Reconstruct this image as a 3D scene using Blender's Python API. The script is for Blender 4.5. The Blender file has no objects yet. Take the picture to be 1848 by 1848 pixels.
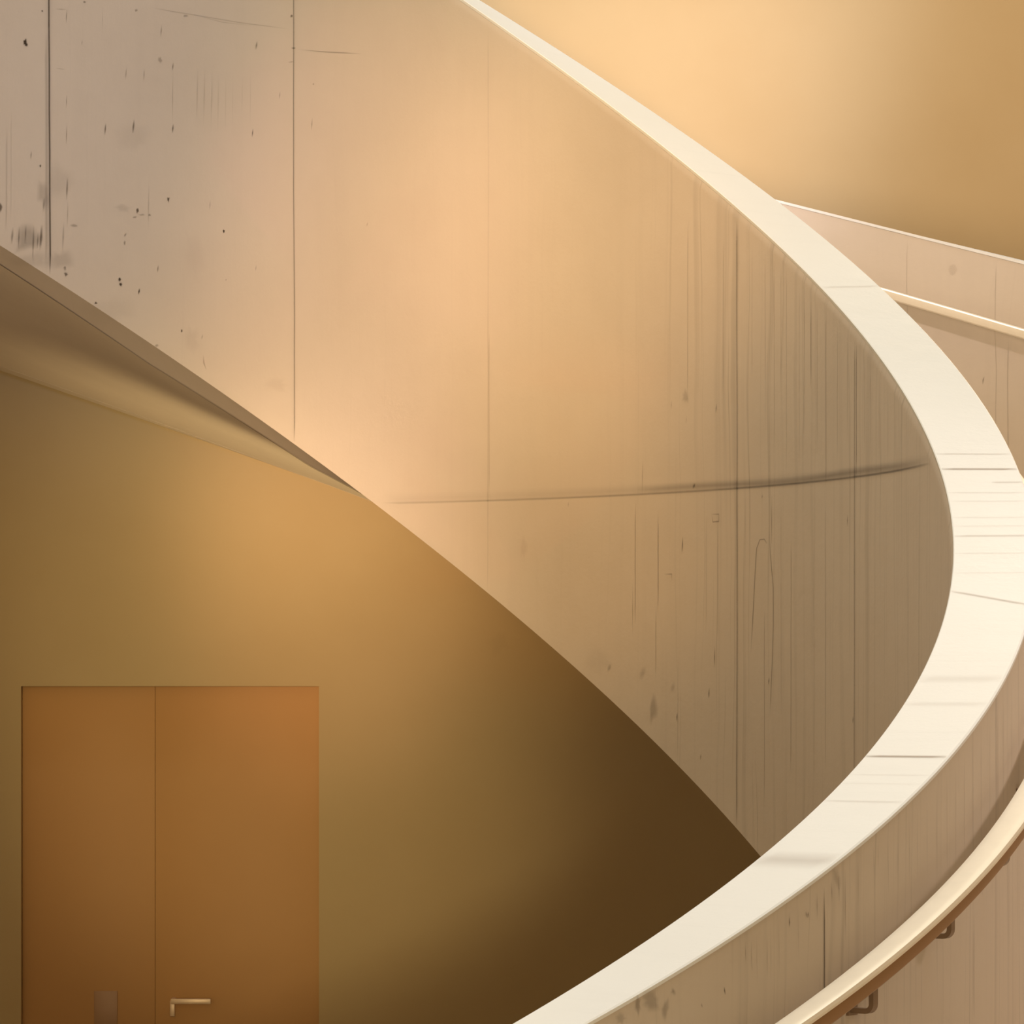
import bpy, bmesh, math, random
from mathutils import Vector, Matrix, Quaternion
random.seed(7)
PI = math.pi
# ------------------------------------------------------------------ camera
F_PX, U0, V0 = 6452.0, 920.5, 1243.5        # focal length and principal point in px of the 1848 frame
scene = bpy.context.scene
cam_data = bpy.data.cameras.new('camera')
cam = bpy.data.objects.new('camera', cam_data)
scene.collection.objects.link(cam)
cam.location = (0, 0, 0)
cam.rotation_euler = (PI / 2, 0, 0)
cam_data.sensor_width = 36
cam_data.lens = F_PX / 1848 * 36
cam_data.shift_x = (924 - U0) / 1848
cam_data.shift_y = (V0 - 924) / 1848
cam_data.clip_end = 100
scene.camera = cam

# ------------------------------------------------------------------ world, lights, exposure
S = 2.2                                      # metres per stair-well radius
CX, CY = -0.5408 * S, 3.765 * S              # axis of the spiral
world = bpy.data.worlds.new('world')
scene.world = world
world.use_nodes = True
bg = world.node_tree.nodes['Background']
bg.inputs[0].default_value = (1.000, 0.823, 0.533, 1)
bg.inputs[1].default_value = 1.288


def add_light(name, kind, loc, target, energy, color, **kw):
    ld = bpy.data.lights.new(name, kind)
    ld.energy = energy
    ld.color = color
    for k, v in kw.items():
        if k not in ('scale', 'roll'):
            setattr(ld, k, v)
    ob = bpy.data.objects.new(name, ld)
    ob.location = loc
    d = Vector(target) - Vector(loc)
    ob.rotation_euler = d.to_track_quat('-Z', 'Y').to_euler()
    if 'roll' in kw:
        ob.rotation_euler = (d.to_track_quat('-Z', 'Y') @ Quaternion((0, 0, 1), -math.radians(kw['roll']))).to_euler()
    if 'scale' in kw:
        ob.scale = kw['scale']
    scene.collection.objects.link(ob)
    return ob


# daylight falling straight down through the round roof opening
add_light('skylight_sun', 'SUN', (CX, CY, 12), (CX + 0.5, CY - 0.2, 0), 2.05, (0.800, 0.900, 1.000), angle=0.5)
# unseen fill spots, added for brightness: name, place, aim, watts, colour, cone, stretch, roll
FILL_SPOTS = [
    ('gallery_fill', (0.2, 0.0, -0.2), (-0.19, 10.0, 1.35), 468, (0.949, 1.000, 0.573), 13, (0.75, 1.5, 1), 17),
    ('gallery_fill', (0.3, 0.0, -0.1), (0.30, 9.6, 1.35), 3057, (1.000, 0.601, 0.292), 10, (0.8, 1.2, 1), 30),
    ('gallery_fill', (0.0, 0.0, -0.3), (-0.42, 10.2, 1.15), 2310, (1.000, 0.639, 0.509), 8, (0.8, 1.6, 1), 14),
    ('wall_fill', (-0.1, 0.0, -0.35), (-0.68, 13.6, 0.45), 2470, (1.000, 0.625, 0.454), 7, (0.9, 1.2, 1), 0),
    ('wall_fill', (-0.2, 0.0, -0.4), (-0.92, 13.6, -0.08), 2243, (1.000, 0.837, 0.507), 13, (0.85, 1.15, 1), -25),
    ('high_fill', (0.9, 3.5, 3.6), (0.45, 13.6, 2.6), 3842, (0.610, 0.709, 1.000), 15, (1, 1.4, 1), 10),
    ('high_fill', (1.5, 3.5, 3.8), (1.5, 13.6, 2.3), 1850, (1.000, 0.870, 0.860), 22, (1, 1, 1), 0),
    ('neutral_fill', (-1.5, 0.0, 1.0), (-1.35, 10.0, 1.85), 1000, (0.160, 0.400, 1.000), 11, (1, 1.4, 1), 0),
    ('stair_fill', (3.0, 8.3, 0.35), (1.7, 12.1, 1.15), 260, (1.000, 0.800, 0.640), 75, (1, 1, 1), 0),
    ('stair_fill', (3.2, 7.0, 1.6), (1.15, 8.0, -0.3), 125, (1.000, 0.834, 0.751), 60, (1, 1, 1), 0),
    ('soffit_fill', (-1.7, 8.7, -1.9), (-1.7, 10.9, 0.9), 130, (1.000, 0.780, 0.480), 62, (1, 1, 1), 0),
    ('soffit_fill', (-0.9, 11.2, -2.1), (-0.75, 12.7, 0.8), 319, (1.000, 0.769, 0.404), 42, (1, 1, 1), 0),
    ('corridor_fill', (1.52, 11.2, 1.9), (1.2, 7.6, -0.6), 750, (1.000, 0.780, 0.500), 40, (1, 1, 1), 0),
    ('gallery_fill', (0.1, 0.0, -0.2), (0.17, 10.2, 0.45), 1370, (1.000, 0.541, 0.164), 7, (1, 1, 1), 0),
]
for nm, loc, aim, watts, colr, cone, stretch, roll in FILL_SPOTS:
    add_light(nm, 'SPOT', loc, aim, watts, colr, roll=roll, scale=stretch,
              spot_size=math.radians(cone), spot_blend=1.0, shadow_soft_size=0.22)

scene.view_settings.view_transform = 'Standard'
scene.view_settings.look = 'None'
scene.view_settings.gamma = 1
scene.view_settings.use_curve_mapping = False
scene.view_settings.exposure = 0.0


# ------------------------------------------------------------------ helpers
def ray(u, v, Y):
    return ((u - U0) / F_PX * Y, Y, (V0 - v) / F_PX * Y)


def on_cyl(u, v, r, near=False):
    """angle and height of the point of the cylinder r (in well radii) seen at a pixel"""
    a = (u - U0) / F_PX
    A = a * a + 1
    B = -2 * (a * CX + CY)
    C = CX * CX + CY * CY - (r * S) ** 2
    D = max(B * B - 4 * A * C, 0)
    Y = (-B + (-1 if near else 1) * math.sqrt(D)) / (2 * A)
    return math.atan2(Y - CY, a * Y - CX), (V0 - v) / F_PX * Y


def ZT(t):
    """height of the coping, metres from eye level"""
    c = (0.2094, 0.5568, 0.08897, 0.00577, -0.01255, -0.00171)
    f = lambda x: sum(k * x ** i for i, k in enumerate(c))
    lo, hi = -1.3, 1.75
    if t > hi:
        return S * (f(hi) + (f(hi) - f(hi - .1)) / .1 * (t - hi))
    if t < lo:
        return S * (f(lo) + (f(lo + .1) - f(lo)) / .1 * (t - lo))
    return S * f(t)


def HB(t):
    """height of the inner parapet"""
    t = min(max(t, -1), 1.8)
    return S * (0.7633 - 0.01748 * t + 0.00068 * t * t - 0.00153 * t ** 3)


def GB(t):
    """how far the parapet underside drops towards the stair"""
    return (.03 + min(max((1.71 - t) * .19, 0), .035)) * min(max((t - 1.12) / .2, 0.03), 1)


def R2(t):
    t = min(max(t, -1.2), 1.4)
    return 1 + 0.08362 + 0.00457 * t + 0.00409 * t * t


def pt(t, r, z):
    return Vector((CX + r * S * math.cos(t), CY + r * S * math.sin(t), z))


def link(name, bm, mats, parent=None, smooth=True, kind=None):
    me = bpy.data.meshes.new(name)
    bm.normal_update()
    bm.to_mesh(me)
    bm.free()
    for m in (mats if isinstance(mats, (list, tuple)) else [mats]):
        me.materials.append(m)
    o = bpy.data.objects.new(name, me)
    scene.collection.objects.link(o)
    if parent:
        o.parent = parent
    if smooth:
        for p in me.polygons:
            p.use_smooth = True
        try:
            me.set_sharp_from_angle(angle=math.radians(25))
        except Exception:
            pass
    if kind:
        o['kind'] = kind
    return o


def thing(name, label, cat, loc):
    o = bpy.data.objects.new(name, None)
    o.location = loc
    o['label'] = label
    o['category'] = cat
    scene.collection.objects.link(o)
    return o


def new_bm():
    bm = bmesh.new()
    bm.loops.layers.uv.new('arc')
    bm.loops.layers.float_color.new('mark')
    return bm


def sweep(bm, prof, t0, t1, n, caps=True, mat=0):
    """closed ring of (r, z) corners carried along the spiral; uv = arc length, height"""
    uv = bm.loops.layers.uv['arc']
    rings = []
    for i in range(n + 1):
        t = t0 + (t1 - t0) * i / n
        P = prof(t)
        rings.append((t, P, [bm.verts.new(pt(t, r, z)) for r, z in P]))
    m = len(rings[0][1])
    for i in range(n):
        ta, Pa, A = rings[i]
        tb, Pb, B = rings[i + 1]
        for j in range(m):
            k = (j + 1) % m
            f = bm.faces.new((A[j], A[k], B[k], B[j]))
            f.material_index = mat
            flat = abs(Pa[j][0] - Pa[k][0]) > abs(Pa[j][1] - Pa[k][1])
            for lp, (t, q) in zip(f.loops, ((ta, Pa[j]), (ta, Pa[k]), (tb, Pb[k]), (tb, Pb[j]))):
                lp[uv].uv = (t * S, q[0] * S) if flat else (t * S, q[1])
    if caps:
        for _, _, V in (rings[0], rings[-1]):
            try:
                bm.faces.new(V).material_index = mat
            except Exception:
                pass
    bmesh.ops.recalc_face_normals(bm, faces=[f for f in bm.faces if f.material_index == mat])


# ---- marks in the cast surface: ribbons and blots lying on a cylinder, soft at their edges
def ribbon(bm, path, wid, a, r, off=0.0012, mat=1, tint=0.0, fade=None):
    """path: (t, z) points, wid: half width in metres"""
    col = bm.loops.layers.float_color['mark']
    R = r + off / S
    Q = []
    for (ta, za), (tb, zb) in zip(path, path[1:]):
        L = math.hypot((tb - ta) * S, zb - za)
        n = max(1, int(L / 0.05))
        for i in range(n):
            k = i / n
            Q.append((ta + (tb - ta) * k, za + (zb - za) * k))
    Q.append(path[-1])
    if len(Q) < 3:
        Q.insert(1, ((Q[0][0] + Q[-1][0]) / 2, (Q[0][1] + Q[-1][1]) / 2))
    rows = []
    for i, (t, z) in enumerate(Q):
        a0, b0 = Q[max(i - 1, 0)], Q[min(i + 1, len(Q) - 1)]
        dx, dz = (b0[0] - a0[0]) * S * r, b0[1] - a0[1]
        l = math.hypot(dx, dz) or 1
        nx, nz = -dz / l, dx / l
        e = 0.0 if i in (0, len(Q) - 1) else 1.0
        if fade:
            e *= fade(i / (len(Q) - 1))
        rows.append([(bm.verts.new(pt(t + nx * s * wid / (S * r), R, z + nz * s * wid)), al * e)
                     for s, al in ((-1, 0), (0, a), (1, 0))])
    for A, B in zip(rows, rows[1:]):
        for j in (0, 1):
            q = (A[j], A[j + 1], B[j + 1], B[j])
            f = bm.faces.new([x[0] for x in q])
            f.material_index = mat
            for lp, x in zip(f.loops, q):
                lp[col] = (x[1], tint, 0, 1)


def blot(bm, t, z, w, h, a, r, off=0.0014, mat=1, core=0.45, tint=0.0, rough=0.35):
    col = bm.loops.layers.float_color['mark']
    R = r + off / S
    a *= 0.6 if w > .008 else 0.9
    n = 14
    c = bm.verts.new(pt(t, R, z))
    ks = [1 + random.uniform(-rough, rough) for _ in range(n)]
    rg = []
    for s in (core, 1.0):
        rg.append([bm.verts.new(pt(t + math.cos(2 * PI * i / n) * w * s * ks[i] / (S * r), R,
                                   z + math.sin(2 * PI * i / n) * h * s * ks[i])) for i in range(n)])
    for i in range(n):
        k = (i + 1) % n
        f = bm.faces.new((c, rg[0][i], rg[0][k]))
        f.material_index = mat
        for lp in f.loops:
            lp[col] = (a, tint, 0, 1)
        f = bm.faces.new((rg[0][i], rg[1][i], rg[1][k], rg[0][k]))
        f.material_index = mat
        for lp, al in zip(f.loops, (a, 0, 0, a)):
            lp[col] = (al, tint, 0, 1)


def box(bm, x0, x1, y0, y1, z0, z1, bev=0.0, mat=0):
    vs = [bm.verts.new((x, y, z)) for x in (x0, x1) for y in (y0, y1) for z in (z0, z1)]
    fs = [bm.faces.new([vs[i] for i in q]) for q in
          ((0, 1, 3, 2), (4, 6, 7, 5), (0, 4, 5, 1), (2, 3, 7, 6), (0, 2, 6, 4), (1, 5, 7, 3))]
    for f in fs:
        f.material_index = mat
    if bev:
        es = list({e for f in fs for e in f.edges})
        bmesh.ops.bevel(bm, geom=es, offset=bev, segments=2, affect='EDGES', profile=0.5)


# ------------------------------------------------------------------ materials
class NT:
    def __init__(self, name):
        self.m = bpy.data.materials.new(name)
        self.m.use_nodes = True
        self.t = self.m.node_tree
        self.b = self.t.nodes['Principled BSDF']

    def n(self, kind, **kw):
        x = self.t.nodes.new(kind)
        for k, v in kw.items():
            if k in x.inputs.keys():
                x.inputs[k].default_value = v
            else:
                setattr(x, k, v)
        return x

    def l(self, a, b):
        self.t.links.new(a, b)

    def math(self, op, a, b=None, clamp=False):
        x = self.n('ShaderNodeMath', operation=op, use_clamp=clamp)
        for i, v in enumerate((a, b)):
            if v is None:
                continue
            if hasattr(v, 'links'):
                self.l(v, x.inputs[i])
            else:
                x.inputs[i].default_value = v
        return x.outputs[0]

    def mix(self, fac, a, b, mode='MIX'):
        x = self.n('ShaderNodeMix', data_type='RGBA', blend_type=mode)
        for s, v in ((x.inputs[0], fac), (x.inputs[6], a), (x.inputs[7], b)):
            if hasattr(v, 'links'):
                self.l(v, s)
            elif isinstance(v, tuple):
                s.default_value = (*v, 1) if len(v) == 3 else v
            else:
                s.default_value = v
        return x.outputs[2]

    def noise(self, vec, scale, detail=4, rough=0.5, stretch=None):
        if stretch:
            mp = self.n('ShaderNodeMapping')
            mp.inputs['Scale'].default_value = stretch
            self.l(vec, mp.inputs[0])
            vec = mp.outputs[0]
        x = self.n('ShaderNodeTexNoise')
        x.inputs['Scale'].default_value = scale
        x.inputs['Detail'].default_value = detail
        x.inputs['Roughness'].default_value = rough
        self.l(vec, x.inputs['Vector'])
        return x.outputs[0]

    def ramp(self, v, lo, hi, a=0.0, b=1.0):
        x = self.n('ShaderNodeMapRange', interpolation_type='SMOOTHSTEP')
        self.l(v, x.inputs['Value'])
        x.inputs['From Min'].default_value = lo
        x.inputs['From Max'].default_value = hi
        x.inputs['To Min'].default_value = a
        x.inputs['To Max'].default_value = b
        return x.outputs[0]


def concrete(name, base, dark, grain=1.0, mask=None, rough=0.75):
    """board-marked concrete; mask = (lo, hi) arc lengths between which the board grain fades out"""
    N = NT(name)
    uv = N.n('ShaderNodeUVMap', uv_map='arc').outputs[0]
    sep = N.n('ShaderNodeSeparateXYZ')
    N.l(uv, sep.inputs[0])
    cloud = N.ramp(N.noise(uv, 1.0, 5, 0.6, (1.3, 0.9, 1)), 0.35, 0.7)
    fine = N.ramp(N.noise(uv, 1.0, 6, 0.65, (14, 9, 1)), 0.3, 0.75)
    c = N.mix(N.math('MULTIPLY', cloud, 0.35), base, dark)
    c = N.mix(N.math('MULTIPLY', fine, 0.12), c, dark)
    warp = N.noise(uv, 1.0, 2, 0.5, (3.5, 1.6, 1))
    cmb = N.n('ShaderNodeCombineXYZ')
    N.l(N.math('ADD', sep.outputs[0], N.math('MULTIPLY', warp, 0.05)), cmb.inputs[0])
    N.l(sep.outputs[1], cmb.inputs[1])
    g1 = N.noise(cmb.outputs[0], 1.0, 3, 0.6, (75, 0.55, 1))
    g2 = N.noise(cmb.outputs[0], 1.0, 2, 0.5, (26, 0.3, 1))
    lines = N.math('ADD', N.math('MULTIPLY', N.ramp(g1, 0.56, 0.72), 0.7), N.math('MULTIPLY', N.ramp(g2, 0.52, 0.7), 0.45))
    broad = N.ramp(N.noise(uv, 1.0, 2, 0.5, (2.6, 0.7, 1)), 0.35, 0.6)
    lines = N.math('MULTIPLY', lines, N.math('ADD', N.math('MULTIPLY', broad, 0.7), 0.3))
    if mask:
        lines = N.math('MULTIPLY', lines, N.ramp(sep.outputs[0], mask[0], mask[1], 1.0, 0.10))
    lines = N.math('MULTIPLY', lines, grain, True)
    c = N.mix(N.math('MULTIPLY', lines, 0.42), c, tuple(x * 0.42 for x in dark))
    N.l(c, N.b.inputs['Base Color'])
    N.b.inputs['Roughness'].default_value = rough
    N.b.inputs['Specular IOR Level'].default_value = 0.25
    bp = N.n('ShaderNodeBump')
    bp.inputs['Strength'].default_value = 0.25
    bp.inputs['Distance'].default_value = 0.002
    N.l(N.math('SUBTRACT', fine, lines), bp.inputs['Height'])
    N.l(bp.outputs[0], N.b.inputs['Normal'])
    return N.m


def mark_mat(name, col):
    N = NT(name)
    at = N.n('ShaderNodeAttribute', attribute_name='mark')
    sep = N.n('ShaderNodeSeparateColor')
    N.l(at.outputs['Color'], sep.inputs[0])
    N.b.inputs['Roughness'].default_value = 0.9
    N.b.inputs['Specular IOR Level'].default_value = 0.0
    N.l(N.mix(sep.outputs[1], col, (0.35, 0.20, 0.10)), N.b.inputs['Base Color'])
    tr = N.n('ShaderNodeBsdfTransparent')
    mx = N.n('ShaderNodeMixShader')
    N.l(sep.outputs[0], mx.inputs[0])
    N.l(tr.outputs[0], mx.inputs[1])
    N.l(N.b.outputs[0], mx.inputs[2])
    N.l(mx.outputs[0], N.t.nodes['Material Output'].inputs[0])
    return N.m


def plaster(name, a, b, sc=1.5, rough=0.8):
    N = NT(name)
    co = N.n('ShaderNodeTexCoord').outputs['Object']
    c = N.mix(N.ramp(N.noise(co, sc, 5, 0.55), 0.3, 0.7), a, b)
    N.l(c, N.b.inputs['Base Color'])
    N.b.inputs['Roughness'].default_value = rough
    N.b.inputs['Specular IOR Level'].default_value = 0.2
    bp = N.n('ShaderNodeBump')
    bp.inputs['Strength'].default_value = 0.08
    bp.inputs['Distance'].default_value = 0.002
    N.l(N.noise(co, 60, 3, 0.6), bp.inputs['Height'])
    N.l(bp.outputs[0], N.b.inputs['Normal'])
    return N.m


def metal(name, col, rough=0.35, met=0.6):
    N = NT(name)
    co = N.n('ShaderNodeTexCoord').outputs['Object']
    c = N.mix(N.noise(co, 30, 3, 0.5), col, tuple(x * 0.9 for x in col))
    N.l(c, N.b.inputs['Base Color'])
    N.b.inputs['Roughness'].default_value = rough
    N.b.inputs['Metallic'].default_value = met
    return N.m


CON = (0.56, 0.47, 0.37)
COND = (0.46, 0.375, 0.29)
M_well = concrete('well_concrete', CON, COND, 1.15, (0.60 * S, 0.86 * S))
M_board = concrete('board_concrete', CON, COND, 1.1)
M_cope = concrete('coping_concrete', (0.71, 0.69, 0.645), (0.68, 0.65, 0.59), 0.10)
M_smooth = concrete('smooth_concrete', CON, COND, 0.12)
M_mark = mark_mat('surface_marks', (0.05, 0.032, 0.02))
M_wall = plaster('ochre_plaster', (0.47, 0.34, 0.17), (0.45, 0.32, 0.155))
M_floor = plaster('floor_screed', (0.30, 0.22, 0.13), (0.26, 0.19, 0.11), 0.8, 0.5)
M_ceil = plaster('ceiling_plaster', (0.6, 0.5, 0.36), (0.58, 0.48, 0.34))
M_door = plaster('door_veneer', (0.50, 0.27, 0.095), (0.465, 0.245, 0.085), 0.9, 0.55)
M_rail = metal('rail_metal', (0.86, 0.76, 0.60), 0.35, 0.15)
M_bronze = metal('bronze', (0.34, 0.19, 0.085), 0.4, 0.3)
M_dark = metal('bracket_metal', (0.24, 0.155, 0.09), 0.45, 0.3)
M_lever = metal('lever_metal', (0.72, 0.52, 0.33), 0.4, 0.3)
M_plate = metal('plate_metal', (0.36, 0.20, 0.095), 0.5, 0.1)

# ------------------------------------------------------------------ the hall
FLOOR = -2.25
YW = 13.6
XL, XR, YF, CEIL = -7.0, 7.0, -3.0, 5.4
d0, d1, dtop = ray(38, 1238, YW), ray(575.5, 1238, YW), (V0 - 1238.5) / F_PX * YW

bm = new_bm()                                # back wall with the doorway left open
dx0, dx1 = d0[0], d1[0]
box(bm, XL - .2, dx0, YW, YW + .25, FLOOR, CEIL)
box(bm, dx1, XR + .2, YW, YW + .25, FLOOR, CEIL)
box(bm, dx0, dx1, YW, YW + .25, dtop, CEIL)
box(bm, dx0, dx1, YW + .15, YW + .25, FLOOR, dtop)  # unseen backing slab added to block outside light behind the door
link('wall_back', bm, M_wall, smooth=False, kind='structure')
for nm, x0, x1 in (('wall_left', XL - .2, XL), ('wall_right', XR, XR + .2)):
    bm = new_bm()
    box(bm, x0, x1, YF, YW, FLOOR, CEIL)
    link(nm, bm, M_wall, smooth=False, kind='structure')
bm = new_bm()
box(bm, XL - .2, XR + .2, YF, YW + .25, FLOOR - .2, FLOOR)
link('floor', bm, M_floor, smooth=False, kind='structure')
# ceiling with the round roof opening above the stair
bm = new_bm()
RO, nseg = 5.15, 96
out = []
for i in range(nseg):
    a = 2 * PI * (i + .5) / nseg
    c, s = math.cos(a), math.sin(a)
    kx = ((XR + .2 - CX) if c > 0 else (XL - .2 - CX)) / c if abs(c) > 1e-6 else 1e9
    ky = ((YW + .25 - CY) if s > 0 else (YF - CY)) / s if abs(s) > 1e-6 else 1e9
    k = min(kx, ky)
    out.append(((CX + RO * c, CY + RO * s), (CX + k * c, CY + k * s)))
vin = [[bm.verts.new((*p[0], z)) for z in (CEIL, CEIL + .3)] for p in out]
vout = [[bm.verts.new((*p[1], z)) for z in (CEIL, CEIL + .3)] for p in out]
for i in range(nseg):
    k = (i + 1) % nseg
    bm.faces.new((vin[i][0], vin[k][0], vout[k][0], vout[i][0]))
    bm.faces.new((vin[i][1], vout[i][1], vout[k][1], vin[k][1]))
    bm.faces.new((vin[i][0], vin[i][1], vin[k][1], vin[k][0]))
link('ceiling', bm, M_ceil, smooth=False, kind='structure')

# ------------------------------------------------------------------ double door
door = bpy.data.objects.new('door_1', None)
door.location = ((dx0 + dx1) / 2, YW, FLOOR)
door['kind'] = 'structure'
door['label'] = 'flush brown double door in the ochre wall beneath the staircase'
scene.collection.objects.link(door)


def child(o):
    o.matrix_parent_inverse = Matrix.Translation(-Vector(o.parent.location))
    return o


ys = YW + 0.035
xs = ray(280, 1700, ys)[0]
bm = new_bm()
box(bm, dx0 + .0006, xs - .0006, ys, ys + .05, FLOOR + .006, dtop - .0006, 0.001)
leafl = child(link('door_leaf', bm, M_door, door))
bm = new_bm()
box(bm, xs + .0006, dx1 - .0006, ys, ys + .05, FLOOR + .006, dtop - .0006, 0.001)
leafr = child(link('door_leaf', bm, M_door, door))
# lever handle: neck, lever and the downward plate of its rose
yh = ys - .055
a, b = ray(308, 1802, yh), ray(381, 1812, yh)
bm = new_bm()
box(bm, a[0], b[0], yh - .009, yh + .009, b[2], a[2], 0.0035)
box(bm, a[0], a[0] + .018, yh, ys - .002, b[2], a[2], 0.004)
lv = link('door_handle', bm, M_lever, leafr)
c0, c1 = ray(307, 1805, ys), ray(316, 1834, ys)
bm = new_bm()
box(bm, c0[0], c1[0], ys - .012, ys + .001, c1[2], c0[2], 0.002)
rs = link('lock_plate', bm, M_lever, leafr)
p0, p1 = ray(170, 1788, ys), ray(212, 1870, ys)
bm = new_bm()
box(bm, p0[0], p1[0], ys - .004, ys + .001, p1[2], p0[2], 0.002)
pp = link('push_plate', bm, M_plate, leafl)

# ------------------------------------------------------------------ spiral staircase
stair = thing('spiral_staircase',
              'large spiral concrete staircase with pale solid parapets winding round an open well',
              'staircase', (CX, CY, FLOOR))
sp = lambda o: child(o)
T0, T1 = -1.72, 2.45
NS = 360
RI = 0.997                                   # well face of the inner parapet
CT = 0.03                                    # coping thickness, metres

# inner parapet ------------------------------------------------------
bm = new_bm()


def prof_in(t):
    z, h = ZT(t), HB(t)
    lo = max(z - h, FLOOR + .001)
    return [(RI, lo), (RI, z - .030), (1.0, z - .010), (R2(t), z - .010), (R2(t), max(lo - GB(t), FLOOR + .001))]


sweep(bm, prof_in, T0, T1, NS)
# vertical formwork joints on the well face
ppm = lambda t, r: F_PX / (CY + r * S * math.sin(t))          # px per metre there


def vline(u, v0, v1, px, a, r=RI, near=False, wob=0.0, tint=0.0):
    off = -0.0012 if not near else 0.0012
    t, z0 = on_cyl(u, v0, r, near)
    _, z1 = on_cyl(u, v1, r, near)
    k = ppm(t, r)
    w = px / k
    zt, zb = ZT(t) - .03, (max(ZT(t) - HB(t) + .002, FLOOR) if not near else -9)
    z0, z1 = min(z0, zt), max(z1, zb)
    n = max(2, int(abs(z1 - z0) / .12))
    path = []
    dx = 0
    for i in range(n + 1):
        path.append((t + dx / (r * S), z0 + (z1 - z0) * i / n))
        dx += random.uniform(-wob, wob)
    ribbon(bm, path, w, a, r, off, tint=tint)


def tick(u, v, wpx, hpx, a, r=RI, near=False, lean=0.0, tint=0.0):
    off = -0.0014 if not near else 0.0014
    t, z = on_cyl(u, v, r, near)
    k = ppm(t, r)
    if hpx / max(wpx, .1) > 2.5:
        ribbon(bm, [(t - lean * hpx / k / (2 * S), z + hpx / k / 2), (t, z), (t + lean * hpx / k / (2 * S), z - hpx / k / 2)],
               wpx / k, a, r, off, tint=tint)
    else:
        blot(bm, t, z, wpx / k, hpx / k, a, r, off, tint=tint)


for u, px, a in ((87, 2.0, .8), (530, 1.5, .42), (881, 1.4, .10), (1330, 1.6, .5), (1543, 1.6, .5)):
    vline(u, -400, 2000, px, a, wob=.0012)
    vline(u + 1, -400, 2000, px * 4, a * .10)
# level pour joint with a painted soft shadow band above it
z_j = 0.2435 * S
tj0, tj1 = on_cyl(690, 898, RI)[0], on_cyl(1680, 838, RI)[0]
npt = 24
path = [(tj0 + (tj1 - tj0) * i / npt, z_j) for i in range(npt + 1)]
fj = lambda k: min(1, .25 + .9 * k) * min(1, (1 - k) * 7 + .2)
ribbon(bm, path, .0040, .50, RI, -0.0012, fade=fj)
ribbon(bm, [(t, z + .012) for t, z in path], .018, .16, RI, -0.0013, fade=fj)
tq0 = on_cyl(1150, 890, RI)[0]
ribbon(bm, [(tq0 + (tj1 - tq0) * i / 12, z_j + .010 + .004 * math.sin(i)) for i in range(13)], .013, .20, RI, -0.0015, fade=lambda k: math.sin(PI * min(1, k + .05)) ** .5)
# pits, ticks and smudges seen on the panels
for m in ((45, 76, 4, 6, .95), (47, 80, 3, 5, .9), (76, 20, 1.6, 2, .8), (152, 4, 3, 2, .5), (190, 233, 2, 22, .6),
          (241, 228, 2.4, 26, .6), (312, 232, 2.2, 18, .6), (456, 240, 1.8, 16, .75), (463, 82, 2.4, 16, .5), (312, 120, 2, 15, .45),
          (289, 108, 4, 6, .25), (291, 56, 1.6, 22, .4), (563, 224, 1.8, 24, .42), (304, 360, 2.6, 4.5, .75), (404, 417, 2, 4, .95),
          (251, 526, 2, 11, 1), (216, 504, 3, 4, .9), (218, 513, 3.4, 4, .85), (285, 485, 1.8, 14, .5), (226, 424, 2.6, 7, .45),
          (225, 438, 2, 5, .35), (248, 380, 2.6, 5, .7), (243, 392, 4, 2, .4), (256, 388, 7, 2, .35), (270, 388, 2.5, 2.5, .45),
          (379, 370, 1.6, 18, .35), (173, 547, 3, 2.4, .75), (119, 495, 4, 4, .6), (117, 484, 3, 6, .35), (328, 597, 2, 3.4, .85),
          (365, 608, 1.8, 10, .4), (505, 172, 1.4, 14, .5), (73, 300, 2, 3, .7), (56, 280, 1.6, 16, .45), (1, 374, 4, 9, .6),
          (530, 87, 5, 2.2, .6), (526, 29, 3, 3, .6), (525, 112, 5, 1.5, .35), (135, 407, 8, 3, .4), (335, 29, 6, 2.4, .45),
          (246, 19, 3, 3, .35), (462, 484, 1.6, 12, .35), (408, 505, 1.5, 2, .4), (566, 152, 2, 2, .4), (148, 77, 1.4, 10, .3),
          (283, 624, 4, 3, .3), (663, 405, 2, 8, .3), (227, 135, 1.2, 20, .3), (260, 135, 1.4, 22, .35)):
    tick(*m)
for m in ((345, 612, 16, 26, .10), (222, 375, 14, 10, .13), (240, 250, 34, 26, .07), (350, 460, 22, 50, .06), (105, 330, 26, 40, .10),
          (50, 432, 30, 26, .32), (78, 350, 12, 30, .22), (110, 470, 22, 22, .18), (500, 695, 22, 14, .10, RI, False, 0, .5),
          (200, 560, 60, 30, .06), (60, 470, 40, 16, .14), (945, 988, 9, 22, .14, RI, False, 0, .6),
          (1238, 716, 10, 14, .22), (1160, 1215, 10, 26, .16), (1178, 1280, 12, 26, .28), (1215, 1240, 7, 22, .16),
          (1100, 1205, 6, 16, .24), (1080, 1190, 30, 30, .06), (900, 1160, 24, 24, .06)):
    tick(*m)
ribbon(bm, [(on_cyl(u, v, RI)) for u, v in ((366, 640), (368, 655), (374, 668))], .0035, .4, RI, -.0014, tint=.5)
for pts, w, a in ((((535, 90), (590, 94), (655, 97)), .0022, .45), (((270, 14), (350, 27), (440, 42), (522, 52)), .002, .22),
                  (((350, 27), (400, 40), (455, 46)), .002, .2), (((100, 124), (118, 125)), .002, .3), (((100, 17), (120, 17)), .002, .3)):
    ribbon(bm, [on_cyl(u, v, RI) for u, v in pts], w, a, RI, -.0014)
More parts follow.
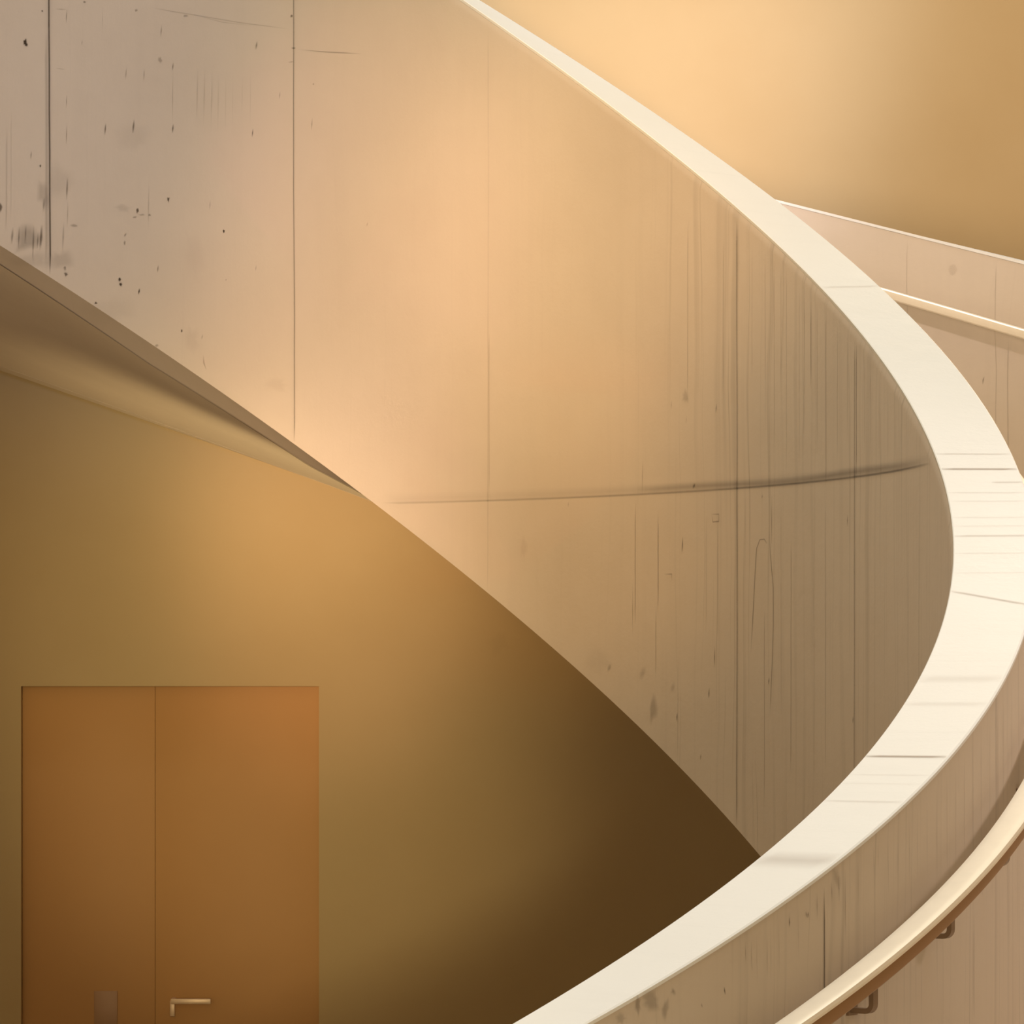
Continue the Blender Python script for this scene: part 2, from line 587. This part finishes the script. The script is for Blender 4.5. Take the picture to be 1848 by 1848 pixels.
for u, v0, v1, px, a in ((120, 17, 42, 1.3, .45), (120, 170, 195, 1.2, .35), (120, 225, 262, 1.3, .4), (121, 320, 362, 2, .5),
                         (122, 362, 410, 1.2, .3), (114, 400, 455, 2.4, .25), (312, 120, 232, 1, .25), (228, 120, 140, 1, .25),
                         (268, 325, 420, 1.3, .22), (185, 10, 60, 1, .2), (22, 410, 442, 3, .38), (34, 408, 450, 2, .4),
                         (46, 405, 440, 2, .35), (60, 405, 470, 2, .42), (74, 405, 452, 3.4, .62), (68, 420, 450, 2, .4),
                         (79, 355, 385, 2.6, .3), (83, 60, 480, 3, .14), (356, 120, 220, 2, .14), (369, 118, 230, 2, .14),
                         (382, 125, 235, 2, .14), (394, 130, 240, 2, .12), (407, 135, 240, 1.6, .12), (437, 140, 210, 1.4, .12),
                         (452, 120, 230, 1.2, .14), (420, 130, 240, 1.4, .10), (12, 230, 420, 2, .14), (20, 200, 400, 1.4, .1),
                         (883, 600, 895, 1.2, .18), (1160, 827, 893, 1.3, .3), (1242, 400, 720, 1.3, .22), (1306, 430, 720, 1.3, .22),
                         (1212, 722, 740, 1.4, .4), (1293, 728, 746, 1.8, .6), (1239, 750, 766, 1.4, .3), (1253, 872, 882, 4, .55),
                         (1188, 922, 1110, 1.3, .42), (1147, 905, 1130, 1.3, .35), (1142, 1050, 1150, 1.2, .3), (1232, 968, 998, 1.8, .65),
                         (1026, 905, 916, 1.6, .3), (1184, 1090, 1230, 1.2, .3), (1222, 1285, 1302, 2, .6), (1224, 1180, 1380, 1, .22),
                         (1290, 1166, 1206, 1.5, .6), (1280, 1240, 1262, 1.8, .65), (1265, 1360, 1372, 2, .5), (1296, 940, 1150, 1.1, .22),
                         (1275, 930, 1150, 1.1, .18), (1530, 929, 950, 1.7, .65), (1490, 893, 1400, 1.2, .3), (1470, 890, 1420, 1.1, .18),
                         (1428, 968, 1400, 1.2, .34), (1393, 892, 990, 1.3, .45), (1376, 892, 900, 1.6, .6), (1345, 895, 980, 1, .2),
                         (1410, 890, 1300, 1, .2), (1380, 1100, 1460, 1.1, .3), (1388, 1222, 1236, 2.4, .5), (1640, 870, 1180, 1.1, .25),
                         (1600, 880, 1200, 1, .18), (1660, 830, 1100, 1.2, .2), (1464, 545, 700, 1.4, .45), (1540, 1292, 1306, 2.4, .6),
                         (1491, 560, 880, 1.3, .38), (1475, 540, 820, 1, .3), (1546, 600, 862, 1.7, .5), (1561, 620, 830, 1.1, .32),
                         (1572, 640, 830, 1.1, .32), (1587, 655, 850, 1.1, .36), (1512, 580, 840, 1.0, .3), (1530, 590, 800, 1, .3),
                         (1603, 680, 845, 1.1, .3), (1617, 700, 845, 1.1, .28), (1626, 715, 845, 1.1, .28), (1639, 740, 840, 1, .25),
                         (1398, 470, 820, 1, .25), (1381, 450, 780, 1, .22), (1420, 480, 860, 1, .24), (1443, 520, 850, 1, .26),
                         (1358, 430, 700, 1, .18), (1410, 470, 700, 1, .2), (1452, 520, 800, 1, .22), (1655, 770, 838, 1, .22)):
    vline(u, v0, v1, px, a, wob=.0008 if v1 - v0 > 80 else .0)
# wood figure pressed into the board right of the fourth joint
ribbon(bm, [on_cyl(u, v, RI) for u, v in ((1356, 1180), (1359, 1120), (1363, 1040), (1366, 990), (1372, 974), (1380, 973), (1386, 982))], .0022, .5, RI, -.0014)
ribbon(bm, [on_cyl(u, v, RI) for u, v in ((1388, 950), (1391, 1000), (1396, 1060), (1396, 1130), (1394, 1200), (1390, 1300))], .0022, .42, RI, -.0014)
for pts in (((1283, 929), (1298, 928), (1298, 941), (1287, 942), (1285, 930)), ((1199, 1037), (1213, 1036), (1213, 1049))):
    ribbon(bm, [on_cyl(u, v, RI) for u, v in pts], .0028, .42, RI, -.0014)
# stair side, board-marked, with its own joints, knots and stains
rs2 = lambda u, v: R2(on_cyl(u, v, 1.085, True)[0])


def vline2(u, v0, v1, px, a, wob=.0006):
    vline(u, v0, v1, px, a, rs2(u, (v0 + v1) / 2) + .0003, True, wob)


def tick2(u, v, w, h, a):
    tick(u, v, w, h, a, rs2(u, v) + .0003, True)


for m in ((1487, 1566, 1848, 2.2, .85), (1757, 1640, 1848, 1.2, .6), (1480, 1860, 1990, 2, .7), (1525, 1530, 1700, 1.6, .45),
          (1500, 1560, 1630, 2.4, .35), (1513, 1550, 1630, 2.2, .35), (1424, 1655, 1674, 2, .65), (1474, 1580, 1660, 1.6, .45),
          (1425, 1612, 1670, 1, .3), (1345, 1675, 1740, 1.6, .3), (1356, 1670, 1760, 1.6, .3), (1384, 1690, 1770, 1.5, .3),
          (1576, 1500, 1600, 1.4, .35), (1584, 1500, 1570, 1.2, .3), (1662, 1696, 1712, 2.6, .85), (1690, 1620, 1800, 1, .35),
          (1652, 1700, 1848, 1, .3), (1662, 1712, 1848, 1, .3), (1566, 1760, 1815, 2, .6), (1307, 1780, 1796, 2.2, .75),
          (1266, 1810, 1819, 2.2, .5), (1810, 1240, 1480, 1.4, .4), (1800, 1260, 1500, 1.4, .35), (1785, 1280, 1520, 1.2, .3),
          (1770, 1300, 1540, 1.3, .3), (1755, 1320, 1550, 1.2, .28), (1740, 1340, 1560, 1.3, .3), (1724, 1360, 1580, 1.2, .3),
          (1708, 1380, 1580, 1.2, .3), (1690, 1400, 1600, 1.4, .28), (1672, 1410, 1600, 1.2, .3), (1655, 1430, 1600, 1.2, .3),
          (1640, 1445, 1600, 1.3, .35), (1620, 1460, 1610, 1.2, .3), (1602, 1475, 1620, 1.2, .28), (1548, 1520, 1640, 1.2, .3),
          (1405, 1640, 1760, 1.1, .25), (1390, 1650, 1780, 1.1, .25), (1365, 1665, 1780, 1.1, .25), (1440, 1610, 1740, 1.1, .25),
          (1825, 1230, 1420, 1.5, .35), (1835, 1500, 1700, 1.4, .3), (1820, 1520, 1720, 1.3, .3)):
    vline2(*m)
for m in ((1455, 1651, 5, 13, .35), (1458, 1650, 2, 12, .5), (1510, 1585, 14, 40, .18), (1175, 1805, 26, 20, .3), (1200, 1820, 9, 22, .3),
          (1150, 1812, 8, 20, .28), (1215, 1790, 6, 16, .3), (1120, 1838, 14, 12, .25), (1770, 1600, 10, 34, .12)):
    tick2(*m)
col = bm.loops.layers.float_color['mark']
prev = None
for i in range(121):  # dark strip painting the shade of the gap where parapet meets soffit
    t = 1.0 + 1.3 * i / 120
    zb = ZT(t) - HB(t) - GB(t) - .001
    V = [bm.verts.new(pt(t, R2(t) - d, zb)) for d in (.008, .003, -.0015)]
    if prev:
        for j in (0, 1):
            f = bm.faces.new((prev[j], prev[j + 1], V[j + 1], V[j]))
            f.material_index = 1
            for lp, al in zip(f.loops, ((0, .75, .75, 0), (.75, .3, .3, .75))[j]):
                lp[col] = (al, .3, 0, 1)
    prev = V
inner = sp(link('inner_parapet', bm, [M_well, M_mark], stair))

# coping of the inner parapet
bm = new_bm()
sweep(bm, lambda t: [(1.0, ZT(t) - .0095), (1.0, ZT(t) - .002), (1.001, ZT(t)), (R2(t) - .001, ZT(t)),
                     (R2(t) + .0006, ZT(t) - .003), (R2(t) + .0006, ZT(t) - .0095)], T0, T1, NS)


def cope_line(ua, va, half, a, skew=0.0, e0=0.02, e1=0.98):
    """a joint running across the coping"""
    best = min((abs((V0 - F_PX * ZT(t) / (CY + S * math.sin(t))) - va) +
                abs((U0 + F_PX * (CX + S * math.cos(t)) / (CY + S * math.sin(t))) - ua), t)
               for t in [-1.2 + i * .002 for i in range(1200)])
    t = best[1]
    col = bm.loops.layers.float_color['mark']
    rows = []
    for i in range(7):
        k = e0 + (e1 - e0) * i / 6
        r = 1 + (R2(t) - 1) * k
        tt = t + skew * k
        e = a * (0.4 if i in (0, 6) else 1)
        rows.append([(bm.verts.new(pt(tt + s * half / S, r, ZT(tt + s * half / S) + .0012)), al) for s, al in ((-1, 0), (0, e), (1, 0))])
    for A, B in zip(rows, rows[1:]):
        for j in (0, 1):
            q = (A[j], A[j + 1], B[j + 1], B[j])
            f = bm.faces.new([x[0] for x in q])
            f.material_index = 1
            for lp, x in zip(f.loops, q):
                lp[col] = (x[1], .6, 0, 1)


for m in ((1704, 847, .006, .5), (1560, 1367, .006, .5), (1367, 1551, .035, .16), (1484, 1447, .005, .13), (1695, 820, .005, .2),
          (1718, 870, .005, .22, 0, .6, 1), (1720, 968, .006, .22), (1714, 1066, .006, .3, -.03), (1530, 518, .006, .15, 0.01),
          (1530, 1400, .004, .09), (1520, 1415, .004, .07), (1719, 905, .004, .12), (1720, 935, .004, .1), (1720, 1000, .004, .12),
          (1716, 1035, .004, .1), (1650, 1225, .02, .09), (1625, 1270, .012, .08), (1719, 890, .004, .14), (1720, 950, .004, .1)):
    cope_line(*m)
c1_ = link('coping', bm, [M_cope, M_mark], inner)
c1_['label'] = 'broad cream coping on the inner parapet'

# outer parapet and its coping ----------------------------------------
R3I, R3O = 2.2, 2.283


def DF(t):
    """underside of the stair at its outer edge, below the coping line"""
    t = min(max(t, 1.2), 1.9)
    return -1.72 - (1.711 - t) * 0.37


def ZO(t):
    return ZT(t) - 0.29 - 0.10 * min(max(t - 0.92, 0), 0.3)


bm = new_bm()
sweep(bm, lambda t: [(R3I, max(ZT(t) + DF(t), FLOOR + .001)), (R3I, ZO(t) - .010), (R3O, ZO(t) - .010),
                     (R3O, max(ZT(t) + DF(t), FLOOR + .001))], T0, T1, NS)
RT = R3I - .0006


def vline3(u, v0, v1, px, a, wob=.0006):
    t, z0 = on_cyl(u, v0, RT)
    _, z1 = on_cyl(u, v1, RT)
    z0 = min(z0, ZO(t) - .02)
    n = max(2, int(abs(z1 - z0) / .12))
    ribbon(bm, [(t + random.uniform(-wob, wob), z0 + (z1 - z0) * i / n) for i in range(n + 1)], px / ppm(t, RT), a, RT, -.0005)


for m in ((1797, 300, 1000, 1.2, .2), (1637, 300, 700, 1.2, .15), (1819, 610, 900, 1.5, .22), (1775, 678, 694, 1.8, .5)):
    vline3(*m)
t, z = on_cyl(1720, 487, RT)
blot(bm, t, z, 9 / ppm(t, RT), 11 / ppm(t, RT), .13, RT, -.001, tint=.5, core=.8, rough=.1)
outer = sp(link('outer_parapet', bm, [M_smooth, M_mark], stair))
bm = new_bm()
sweep(bm, lambda t: [(R3I - .001, ZO(t) - .0095), (R3I - .001, ZO(t)), (R3O + .001, ZO(t)), (R3O + .001, ZO(t) - .0095)], T0, T1, NS)
link('coping', bm, M_cope, outer)

# flight: treads above, smooth soffit below -----------------------------
bm = new_bm()
uvl = bm.loops.layers.uv['arc']
rings = []
zs, t = FLOOR + .165, T0
tt = T0
step = None
N_ = 900
for i in range(N_ + 1):
    t = T0 + (T1 - T0) * i / N_
    zl = ZT(t) - 1.17
    znew = FLOOR + .165 * (1 + max(0, math.floor((zl - FLOOR) / .165)))
    if step is not None and znew > step:
        rings.append((t, step))
    step = znew if step is None else max(step, znew)
    if i % 3 == 0 or (rings and rings[-1][1] != step):
        rings.append((t, step))
prev = None
ALL = []
for t, zt in rings:
    zi = max(ZT(t) - HB(t) - GB(t) + .006, FLOOR + .002)
    zo = max(ZT(t) + DF(t) + .0005, FLOOR + .002)
    ri = R2(t) + .0002
    P = [(ri, zi), ((ri + R3I) / 2, (zi + zo) / 2), (R3I - .0002, zo), (R3I - .0002, zt), (ri, zt)]
    V = [bm.verts.new(pt(t, r, z)) for r, z in P]
    ALL.append(V)
    if prev:
        PP, PV, pt_ = prev
        for j in range(5):
            k = (j + 1) % 5
            try:
                f = bm.faces.new((PV[j], PV[k], V[k], V[j]))
            except Exception:
                continue
            for lp, (ta, q) in zip(f.loops, ((pt_, PP[j]), (pt_, PP[k]), (t, P[k]), (t, P[j]))):
                lp[uvl].uv = (ta * S, q[0] * S)
    prev = (P, V, t)
bm.faces.new(ALL[0])
bm.faces.new(ALL[-1])
bmesh.ops.recalc_face_normals(bm, faces=bm.faces[:])
sp(link('stair_flight', bm, M_smooth, stair))

# handrails ---------------------------------------------------------------


def rail(name, rc, zfun, hw, hh, t0, t1, parent, n=300, mat=None):
    """flattened oval rail carried along the spiral; rc in well radii"""
    bm = new_bm()
    K = 14
    rings = []
    for i in range(n + 1):
        t = t0 + (t1 - t0) * i / n
        V = []
        for k in range(K):
            a = 2 * PI * k / K
            ca, sa = math.cos(a), math.sin(a)
            e = 0.5
            V.append(bm.verts.new(pt(t, rc(t) + hw * math.copysign(abs(ca) ** e, ca) / S,
                                     zfun(t) + hh * math.copysign(abs(sa) ** e, sa))))
        rings.append(V)
    for A, B in zip(rings, rings[1:]):
        for j in range(K):
            k = (j + 1) % K
            bm.faces.new((A[j], A[k], B[k], B[j]))
    bm.faces.new(rings[0])
    bm.faces.new(rings[-1])
    bmesh.ops.recalc_face_normals(bm, faces=bm.faces[:])
    o = link(name, bm, mat or M_rail, parent)
    return sp(o) if parent == stair else o


def bar(bm, P, w, th, rad):
    """flat bar through the points P; rad = radial direction (its width lies along it)"""
    prev = None
    first = None
    for i, p in enumerate(P):
        a, b = P[max(i - 1, 0)], P[min(i + 1, len(P) - 1)]
        d = (b - a).normalized()
        nrm = d.cross(rad).normalized()
        V = [bm.verts.new(p + rad * sx * w / 2 + nrm * sn * th / 2) for sx, sn in ((-1, -1), (1, -1), (1, 1), (-1, 1))]
        if prev:
            for j in range(4):
                bm.faces.new((prev[j], prev[(j + 1) % 4], V[(j + 1) % 4], V[j]))
        else:
            first = V
        prev = V
    bm.faces.new(first)
    bm.faces.new(prev)
    bmesh.ops.recalc_face_normals(bm, faces=bm.faces[:])


def bracket(t, rc, zc, hh, wall, parent, drop=.078):
    """J-shaped bar: down from the rail, round a bend and back to a small plate on the wall"""
    bm = new_bm()
    rad = Vector((math.cos(t), math.sin(t), 0))
    tan = Vector((-math.sin(t), math.cos(t), 0))
    c = pt(t, rc, zc - hh + .006)
    up = Vector((0, 0, 1))
    P = [c, c - up * (drop - .014)]
    for k in range(1, 5):
        a = PI / 2 * k / 5
        P.append(c - rad * .014 * (1 - math.cos(a)) - up * (drop - .014 + .014 * math.sin(a)))
    P.append(c - rad * .014 - up * drop)
    w = pt(t, wall, 0)
    w.z = P[-1].z
    P.append(w)
    bar(bm, P, .016, .010, tan)
    q = w + rad * .003
    bar(bm, [q + up * .012, q, q - up * .010], .030, .006, tan)
    return link('bracket', bm, M_dark, parent)


ZR = lambda t: ZT(t) - .172 - .020
hr = rail('handrail', lambda t: 1.12, ZR, .030, .010, T0 + .1, T1 - .1, stair)
hb = rail('rail_base', lambda t: 1.119, lambda t: ZR(t) - .024, .025, .018, T0 + .1, T1 - .1, hr, mat=M_bronze)
hb['label'] = 'brown bronze underside of the handrail'
for u, v in ((1601, 1757), (1742, 1615)):
    tb = on_cyl(u, v, 1.12, True)[0]
    bracket(tb, 1.106, ZR(tb) - .024, .016, R2(tb), hr)
tb0 = on_cyl(1601, 1757, 1.12, True)[0]
dtb = on_cyl(1742, 1615, 1.12, True)[0] - tb0
k = -3
while tb0 + k * dtb < T1 - .2:
    if k not in (0, 1) and tb0 + k * dtb > T0 + .2:
        tb = tb0 + k * dtb
        bracket(tb, 1.106, ZR(tb) - .024, .016, R2(tb), hr)
    k += 1
ZR2 = lambda t: ZT(t) - .512 - .018
hr2 = rail('handrail', lambda t: 2.162, ZR2, .024, .018, T0 + .1, T1 - .1, stair)
